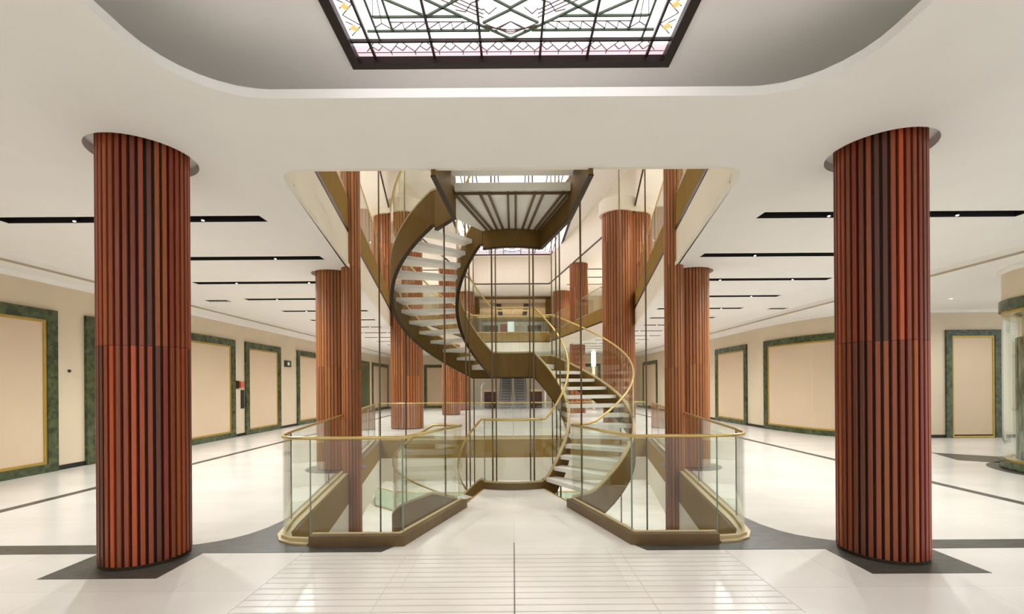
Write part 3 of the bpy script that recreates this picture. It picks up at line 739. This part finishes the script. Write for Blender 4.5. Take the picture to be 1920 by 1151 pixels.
# ------------------------------------------------------------------ spiral stair
N1 = 13; RISE = 2.03/N1
A0, A1, A2, A3 = -58.0, 65.0, 115.0, 238.0
def zof(a):
    if a <= A0: return 0.0
    if a <= A1: return 2.03*(a-A0)/(A1-A0)
    if a <= A2: return 2.03
    if a <= A3: return 2.03 + 2.03*(a-A2)/(A3-A2)
    return 4.06
def pol(r, a): return (r*cos(radians(a)), CY + r*sin(radians(a)))
def stair(name, label, zoff, top_bridge):
    t = thing(name, label, 'staircase', (0, CY, zoff))
    def put(nm, bm, m, sm=False): return part(nm, bm, m, t, sm)
    def arcs(r, a0, a1, st=4.0):
        n = max(2, int(abs(a1-a0)/st)); return [a0+(a1-a0)*i/n for i in range(n+1)]
    LOWD = -.29
    UP = lambda a: .17 - .09*max(0, 1-min(a-A0+9, A3+10-a)/30.0) if not top_bridge or a < 90 else .17
    oe = A3+3 if top_bridge else A3+10
    for nm, r, a0, a1 in (('outer', RO, A0-9, oe), ('inner', RI, A0-4, A3+4)):
        AA = arcs(r, a0, a1, 3.5); P = [pol(r, a) for a in AA]; Z = [zoff+zof(a)+.02 for a in AA]
        Zl = [z+LOWD for z in Z]
        U = [UP(a) for a in AA]; put('stringer', ribbon(B(), P, Zl, [z+u for z, u in zip(Z, U)], .045), M['bronze'])
        put('stringer_edge', ribbon(B(), P, [z-.014 for z in Zl], Zl, .055), M['bronzedark'])
        put('glazing_shoe', ribbon(B(), P, [z+u for z, u in zip(Z, U)], [z+u+.03 for z, u in zip(Z, U)], .05), M['champ'])
        nP = 12
        for k in range(nP):
            b0 = a0+(a1-a0)*k/nP+(.25 if k else 0); b1 = a0+(a1-a0)*(k+1)/nP-(.25 if k < nP-1 else 0)
            A_ = arcs(r, b0, b1, 3.5)
            put('glass_panel', ribbon(B(), [pol(r, a) for a in A_], [zoff+zof(a)+.02+UP(a) for a in A_], [zoff+zof(a)+1.06 for a in A_], .012), M['glass'])
        put('handrail', tube(B(), [(*pol(r, a), zoff+zof(a)+1.07) for a in AA], .017), M['brass'], True)
    # treads
    for (b0, b1, zb) in ((A0, A1, 0.0), (A2, A3, 2.03)):
        da = (b1-b0)/N1
        for k in range(N1-1):
            c0 = b0+da*k - 1.0; c1 = b0+da*(k+1) + 1.5; z = zoff+zb+RISE*(k+1)
            inn = [pol(RI+.02, c0+(c1-c0)*i/3) for i in range(4)]; out = [pol(RO-.02, c1-(c1-c0)*i/3) for i in range(4)]
            put('tread', prism(B(), inn+out, z-.06, z), M['tread'])
    # middle landing
    aa = arcs(0, A1-1, A2+1, 5)
    put('landing', prism(B(), [pol(RI+.02, a) for a in aa]+[pol(RO-.02, a) for a in reversed(aa)], zoff+1.93, zoff+2.03), M['tread'])
    if top_bridge:
        z = zoff+4.06
        L0, L1 = (-.73, 5.80), (-.79, 4.62); R0, R1 = (.74, 5.85), (.80, 4.62)
        arc = circ(0, CY, RI, 10, 242.4, 297.6)
        put('landing', prism(B(), [(-.70, 5.65), (.72, 5.65), (.73, 5.85), arc[-1]] + list(reversed(arc[:-1])) + [(-1.02, 6.25), (-.71, 5.85)], z-.07, z), M['tread'])
        sb = B()
        ribbon(sb, [L1, L0, (-1.03, 6.23)], z-.34, z+.17, .045)
        ribbon(sb, [R1, R0, arc[-1]], z-.34, z+.17, .045)
        ribbon(sb, arc, z-.34, z+.17, .045)
        put('landing_stringer', sb, M['bronze'])
        eb = B()
        for pp in ([L1, L0, (-1.03, 6.23)], [R1, R0, arc[-1]], arc): ribbon(eb, pp, z-.355, z-.34, .055)
        put('stringer_edge', eb, M['bronzedark'])
        rb = B()
        fr = [-.735, -.66, -.41, -.30, -.05, .05, .30, .41, .66, .735]; bk = [-.38, -.30, -.22, -.13, -.045, .055, .15, .24, .34, .40]
        for a, b in zip(fr, bk): ribbon(rb, [(a*.97, 5.66), (b, 7.03)], z-.10, z-.071, .028)
        ribbon(rb, [(-.72, 5.68), (.72, 5.68)], z-.10, z-.071, .022)
        put('soffit_ribs', rb, M['curb'])
        # last flight, rising towards the camera up to the floor above
        for k in range(5):
            yy = 5.48-.165*k
            put('tread', box(B(), -.71, .72, yy-.2, yy, z+.04+.15*k, z+.10+.15*k), M['tread'])
        nb = B(); box(nb, -.70, .72, 5.60, 5.655, z-.07, z+.015); put('landing_nosing', nb, M['tread'])
        for pp in ([L1, L0], [R1, R0, arc[-1]]):
            put('glass_panel', ribbon(B(), pp, z+.17, z+1.0, .012), M['glass'])
            put('handrail', tube(B(), [(p[0], p[1], z+1.03) for p in pp], .02), M['brass'], True)
    return t
stair('spiral_staircase', 'bronze spiral staircase with white treads winding up from the walkway to the upper floor', 0.0, True)
stair('spiral_staircase', 'lower spiral staircase with glass sides winding down from the walkway to the basement', -4.06, False)

# hanging rods
for (r, nm) in ((.85, 'inner'), (2.24, 'outer')):
    for k in range(8):
        a = 22.5+45*k; x, yv = pol(r, a)
        if nm == 'outer' and k in (5, 6): x, yv = (-.905 if k == 5 else .905), 6.09
        o = mesh_obj('suspension_rod', tube(B(), [(0, 0, LF), (0, 0, 3.70 if (nm == 'outer' and k == 5) else TOPZ)], .0125, 8), M['rod'], None, True)
        o.location = (x, yv, 0)
        tag(o, f'thin bronze rod hanging in the {nm} ring of rods around the spiral stair', 'rod', f'{nm} ring of hanging rods')

# ------------------------------------------------------------------ far end: escalators
for s, side in ((-1, 'left'), (1, 'right')):
    cx = s*.52
    t = thing('escalator', f'{side} one of the two far grey escalators seen under the stair landing', 'escalator', (cx, 31.5, 0))
    bm = B()
    for k in range(24):
        z = .02+.19*k; yy = 32.2+.36*k
        if z > 4.6: break
        box(bm, cx-.36, cx+.36, yy, yy+.36, max(0.01, z-.3), z+.0)
    part('steps', bm, M['steelstep'], t)
    bm = B()
    for k in range(24):
        z = .02+.19*k; yy = 32.2+.36*k
        if z > 4.6: break
        box(bm, cx-.36, cx+.36, yy-.01, yy, max(0.011, z-.028), z)
    part('step_nosings', bm, M['bronzedark'], t)
    for q in (-1, 1):
        x = cx+q*.42
        bm = B(); P = [(x, 31.4), (x, 32.2), (x, 40.8)]
        ribbon(bm, P, [0.01, 0.01, 4.3], [.9, .95, 5.3], .03)
        part('side_panel', bm, M['steel'], t)
        part('handrail', tube(B(), [(x, 31.45, .2), (x, 31.3, .35), (x, 31.25, .6), (x, 31.32, .85), (x, 31.5, .97), (x, 32.2, 1.0), (x, 40.8, 5.33)], .035), M['steel'], t, True)
    part('landing_plate', box(B(), cx-.4, cx+.4, 31.2, 32.2, .004, .015), M['steel'], t)
for s, side in ((-1, 'left'), (1, 'right')):
    t = thing('display_counter', f'dark walnut counter with steel top {side} of the escalators', 'counter', (s*1.6, 32, 0))
    x0, x1 = sorted((s*1.15, s*2.0))
    part('cabinet', box(B(), x0, x1, 31.8, 32.3, .01, 1.15), M['brownbox'], t)
    part('counter_top', box(B(), x0-.04, x1+.04, 31.75, 32.35, 1.15, 1.3), M['board'], t)
    x = s*2.2
    t2 = thing('hoop_rail', f'curved white hoop rail {side} of the far counter', 'rail', (x, 31.5, 0))
    part('hoop', tube(B(), [(x, 31.5, .01), (x, 31.5, 1.2), (x+s*-.03, 31.6, 1.5), (x-s*.1, 31.8, 1.7), (x-s*.2, 32.1, 1.75)], .07), M['white'], t2, True)
t = thing('lit_pillar', 'bright white lit pillar far behind the rising stair', 'lamp', (5.1, 29, 0))
part('light_tube', cyl(B(), 5.1, 29, .14, 2.75, 3.7, 20), M['lightbox'], t); part('post', cyl(B(), 5.1, 29, .1, .01, 2.75, 20), M['wall'], t)
# upper far shop display
t = thing('shop_display', 'coloured shop display seen through the far upper balustrade', 'display', (0, 36.5, F2))
part('back_wall', box(B(), -2.6, 2.6, 37, 37.1, F2+.001, 6.7), M['steel'], t)
for x0, x1, z0, z1, m in ((-1.0, -.45, 5.5, 6.5, 'red'), (-.4, .1, 5.4, 6.7, 'screen'), (.2, 1.0, 5.5, 6.4, 'white'), (-2.4, -1.2, 5.4, 6.4, 'bronze'), (1.2, 2.3, 5.3, 6.4, 'green')):
    part('display_panel', box(B(), x0, x1, 36.8, 36.98, z0, z1), M[m], t)
